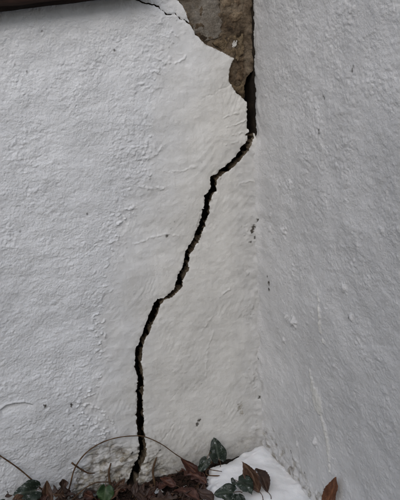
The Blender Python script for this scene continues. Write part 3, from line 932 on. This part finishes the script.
dead(PG(178, 497, -.005), PG(150, 500, .0), (.2, -.4, 1), .044, 'dead_dark', 'lobed', .4, .3, .3, 7, 'dark crumpled leaf at the bottom edge below the snow scraps')
dead(PG(176, 486, -.004), PG(160, 478, .014), (.3, -.7, .7), .026, 'dead_red', 'ovate', .3, .5, .4, 8, 'small dark red leaf between the two scraps of snow')
dead(PG(146, 505, -.01), PG(136, 484, .0), (.1, -.6, .8), .036, 'dead_dark', 'ovate', .4, .5, -.5, 9, 'narrow dark leaf at the foot of the crack')
dead(PL(46, 510, .06), PL(47, 480, .03), (.1, -.9, .3), .034, 'dead_brown', 'ovate', .3, .5, .3, 10, 'reddish brown leaf propped on the wall beside the left ivy leaf')
dead(PL(60, 512, .055), PL(63, 479, .028), (.15, -.95, .3), .046, 'dead_dark', 'lobed', .2, .3, -.2, 11, 'almost black ragged leaf propped on the wall at lower left')
dead(PG(88, 512, -.01), PG(74, 497, .004), (0, -.6, .8), .04, 'dead_dark', 'lobed', .3, .3, .2, 12, 'dark leaf under the short bent twig')
dead(PG(214, 500, .004), PG(196, 489, .008), (0, -.5, 1), .03, 'dead_dark', 'ovate', .3, .5, .2, 13, 'small dark leaf lying at the left margin of the snow')

r8 = np.random.default_rng(61)
for k in range(48):
    px, py = r8.uniform(64, 208), r8.uniform(484, 503)
    if k >= 38:
        px, py = r8.uniform(2, 70), r8.uniform(494, 506)
    b = PG(px, py, r8.uniform(-.018, -.004)) if k < 38 else PL(px, py, r8.uniform(.03, .07))
    a = r8.uniform(0, 6.28)
    Ln = r8.uniform(.022, .042)
    t = b + Ln * np.array([math.cos(a), math.sin(a) * .6, r8.uniform(.1, .7)])
    dead(b, t, (r8.uniform(-.5, .5), r8.uniform(-.9, -.2), r8.uniform(.3, 1)), Ln * r8.uniform(.4, .7), ['dead_dark', 'dead_red', 'dead_dark', 'dead_brown'][k % 4],
         'lobed' if k % 3 == 0 else 'ovate', r8.uniform(-.7, .7), r8.uniform(.3, 1.1), r8.uniform(-1.2, 1.2), 200 + k, 'small crumpled leaf in the dark tangle at the foot of the cracked wall', .15)

# more fallen leaves on the ground in front
names = [('dead_brown', 'brown'), ('dead_dark', 'dark brown'), ('dead_red', 'red brown'), ('dead_orange', 'orange brown')]
r9 = np.random.default_rng(99)
for k in range(18):
    x, y = r9.uniform(-1.0, -0.22), r9.uniform(-0.65, -0.22)
    z = float(soil_h(np.array(x), np.array(y))) + 0.004
    a = r9.uniform(0, 6.28)
    Ln = r9.uniform(.045, .075)
    mt, nm = names[k % 4]
    kind = 'lobed' if k % 3 == 0 else 'ovate'
    b = np.array([x, y, z])
    t = b + Ln * np.array([math.cos(a), math.sin(a), r9.uniform(.02, .2)])
    dead(b, t, (r9.uniform(-.25, .25), r9.uniform(-.3, .1), 1), Ln * r9.uniform(.5, .75), mt, kind, r9.uniform(-.4, .4), r9.uniform(.1, .5), r9.uniform(-.5, .5), 100 + k,
         'fallen leaf on the bare soil well away from the wall')

GI = 'ivy growing at the foot of the wall'


def ivy(stem_pts, leaves, label, mats):
    root = empty('ivy_plant', stem_pts[0])
    inv = Matrix.Translation(Vector(stem_pts[0])).inverted()
    s = tube('stem', [np.array(p) - np.array(stem_pts[0]) for p in stem_pts], [.0016] * len(stem_pts), M['twig'], root)
    for k, (b, t, n, w_, cu) in enumerate(leaves):
        o = blade('leaf', b, t, n, w_, M[mats], 'ivy', cu, .18, 0, 40 + k, None, .45)
        o.parent = root
        o.matrix_basis = inv @ o.matrix_basis
    return tag(root, label, 'ivy', GI)


ivy([PG(238, 500, -.01), PG(226, 478, -.006), PG(206, 474, -.004), PG(214, 458, .004)],
    [(PL(219, 459, .05), PL(214, 438, .035), (-.15, -.9, .45), .044, -.2),
     (PL(207, 459, .06), PL(199, 473, .065), (-.2, -.8, .5), .026, -.2),
     (PG(234, 492, .018), PG(214, 494, .022), (-.1, -.55, .85), .042, -.25),
     (PG(238, 480, .022), PG(252, 492, .026), (.1, -.6, .8), .050, -.25),
     (PG(244, 503, .014), PG(230, 504, .018), (0, -.6, .8), .04, -.2)],
    'dark green ivy with pale veins poking through the snow in the corner', 'ivy')
ivy([PL(8, 522, .05), PL(18, 512, .05), PL(34, 508, .05)],
    [(PL(37, 490, .045), PL(14, 495, .06), (-.1, -.75, .65), .050, -.25), (PL(2, 512, .07), PL(-14, 504, .07), (-.1, -.7, .7), .045, -.2)],
    'green ivy leaf at the lower left edge of the wall', 'ivy')
ivy([PL(118, 524, .05), PL(112, 512, .04), (PL(108, 500, .03))],
    [(PL(106, 487, .030), PL(103, 506, .050), (0, -.8, .6), .042, -.25), (PL(120, 508, .06), PL(130, 516, .07), (.1, -.7, .7), .04, -.2)],
    'fresh green ivy leaf below the crumbled plaster left of the crack', 'ivy_bright')


# ------------------------------------------------------------------ crumbs of plaster and litter
def crumb(loc, size, seed, mat, label):
    bm = bmesh.new()
    bmesh.ops.create_icosphere(bm, subdivisions=2, radius=1)
    r_ = np.random.default_rng(seed)
    sc = r_.uniform(.6, 1.1, 3)
    for v_ in bm.verts:
        c = v_.co
        k = 1 + .35 * float(noise(np.array(c.x * 1.7 + seed), np.array(c.y * 1.7 + c.z * 2.1), seed))
        v_.co = Vector((c.x * sc[0], c.y * sc[1], c.z * sc[2])) * k * size
    me = bpy.data.meshes.new('plaster_crumb')
    bm.to_mesh(me)
    bm.free()
    me.materials.append(M[mat])
    o = link(bpy.data.objects.new('plaster_crumb', me))
    o.location = loc
    o.rotation_euler = tuple(r_.uniform(0, 3, 3))
    return tag(o, label, 'plaster crumb', 'crumbs of broken plaster under the crack')


for k, (x, y, s) in enumerate([(122, 459, .009), (117, 479, .011), (101, 471, .007), (91, 483, .009), (147, 473, .008), (149, 486, .007)]):
    p = PL(x, y, -0.003)
    crumb(p, s, 400 + k, 'crumb', 'pale crumb of plaster in the crumbled hollow at the wall foot')

lv, lf = [], []
r5 = np.random.default_rng(31)
for k in range(5200):
    if k < 2600:
        x, y = r5.uniform(-.85, -.13), -abs(r5.normal(0, .06)) - .004
    else:
        x, y = r5.uniform(-1.2, -.02), r5.uniform(-1.2, -.02)
    z = float(soil_h(np.array(x), np.array(y))) + r5.uniform(-.001, .006)
    a, L_, w_ = r5.uniform(0, 6.28), r5.uniform(.006, .026), r5.uniform(.002, .010)
    d = np.array([math.cos(a), math.sin(a), r5.uniform(-.4, .5)]) * L_ / 2
    e = np.array([-math.sin(a), math.cos(a), r5.uniform(-.5, .5)]) * w_ / 2
    c = np.array([x, y, z])
    b0 = len(lv)
    up_ = np.array([0, 0, r5.uniform(.001, .004)])
    lv += [c - d, c - d * .2 + e + up_, c + d, c - e * .8 + up_ * .5, c - np.array([0, 0, .0012])]
    lf += [(b0, b0 + 1, b0 + 2, b0 + 3)[::-1], (b0, b0 + 1, b0 + 4), (b0 + 1, b0 + 2, b0 + 4), (b0 + 2, b0 + 3, b0 + 4), (b0 + 3, b0, b0 + 4)]
lit = mesh_obj('leaf_litter', lv, lf, M['litter'], None, False)
tag(lit, 'crumbled brown leaf litter on the soil', kind='stuff')
print('scene done')
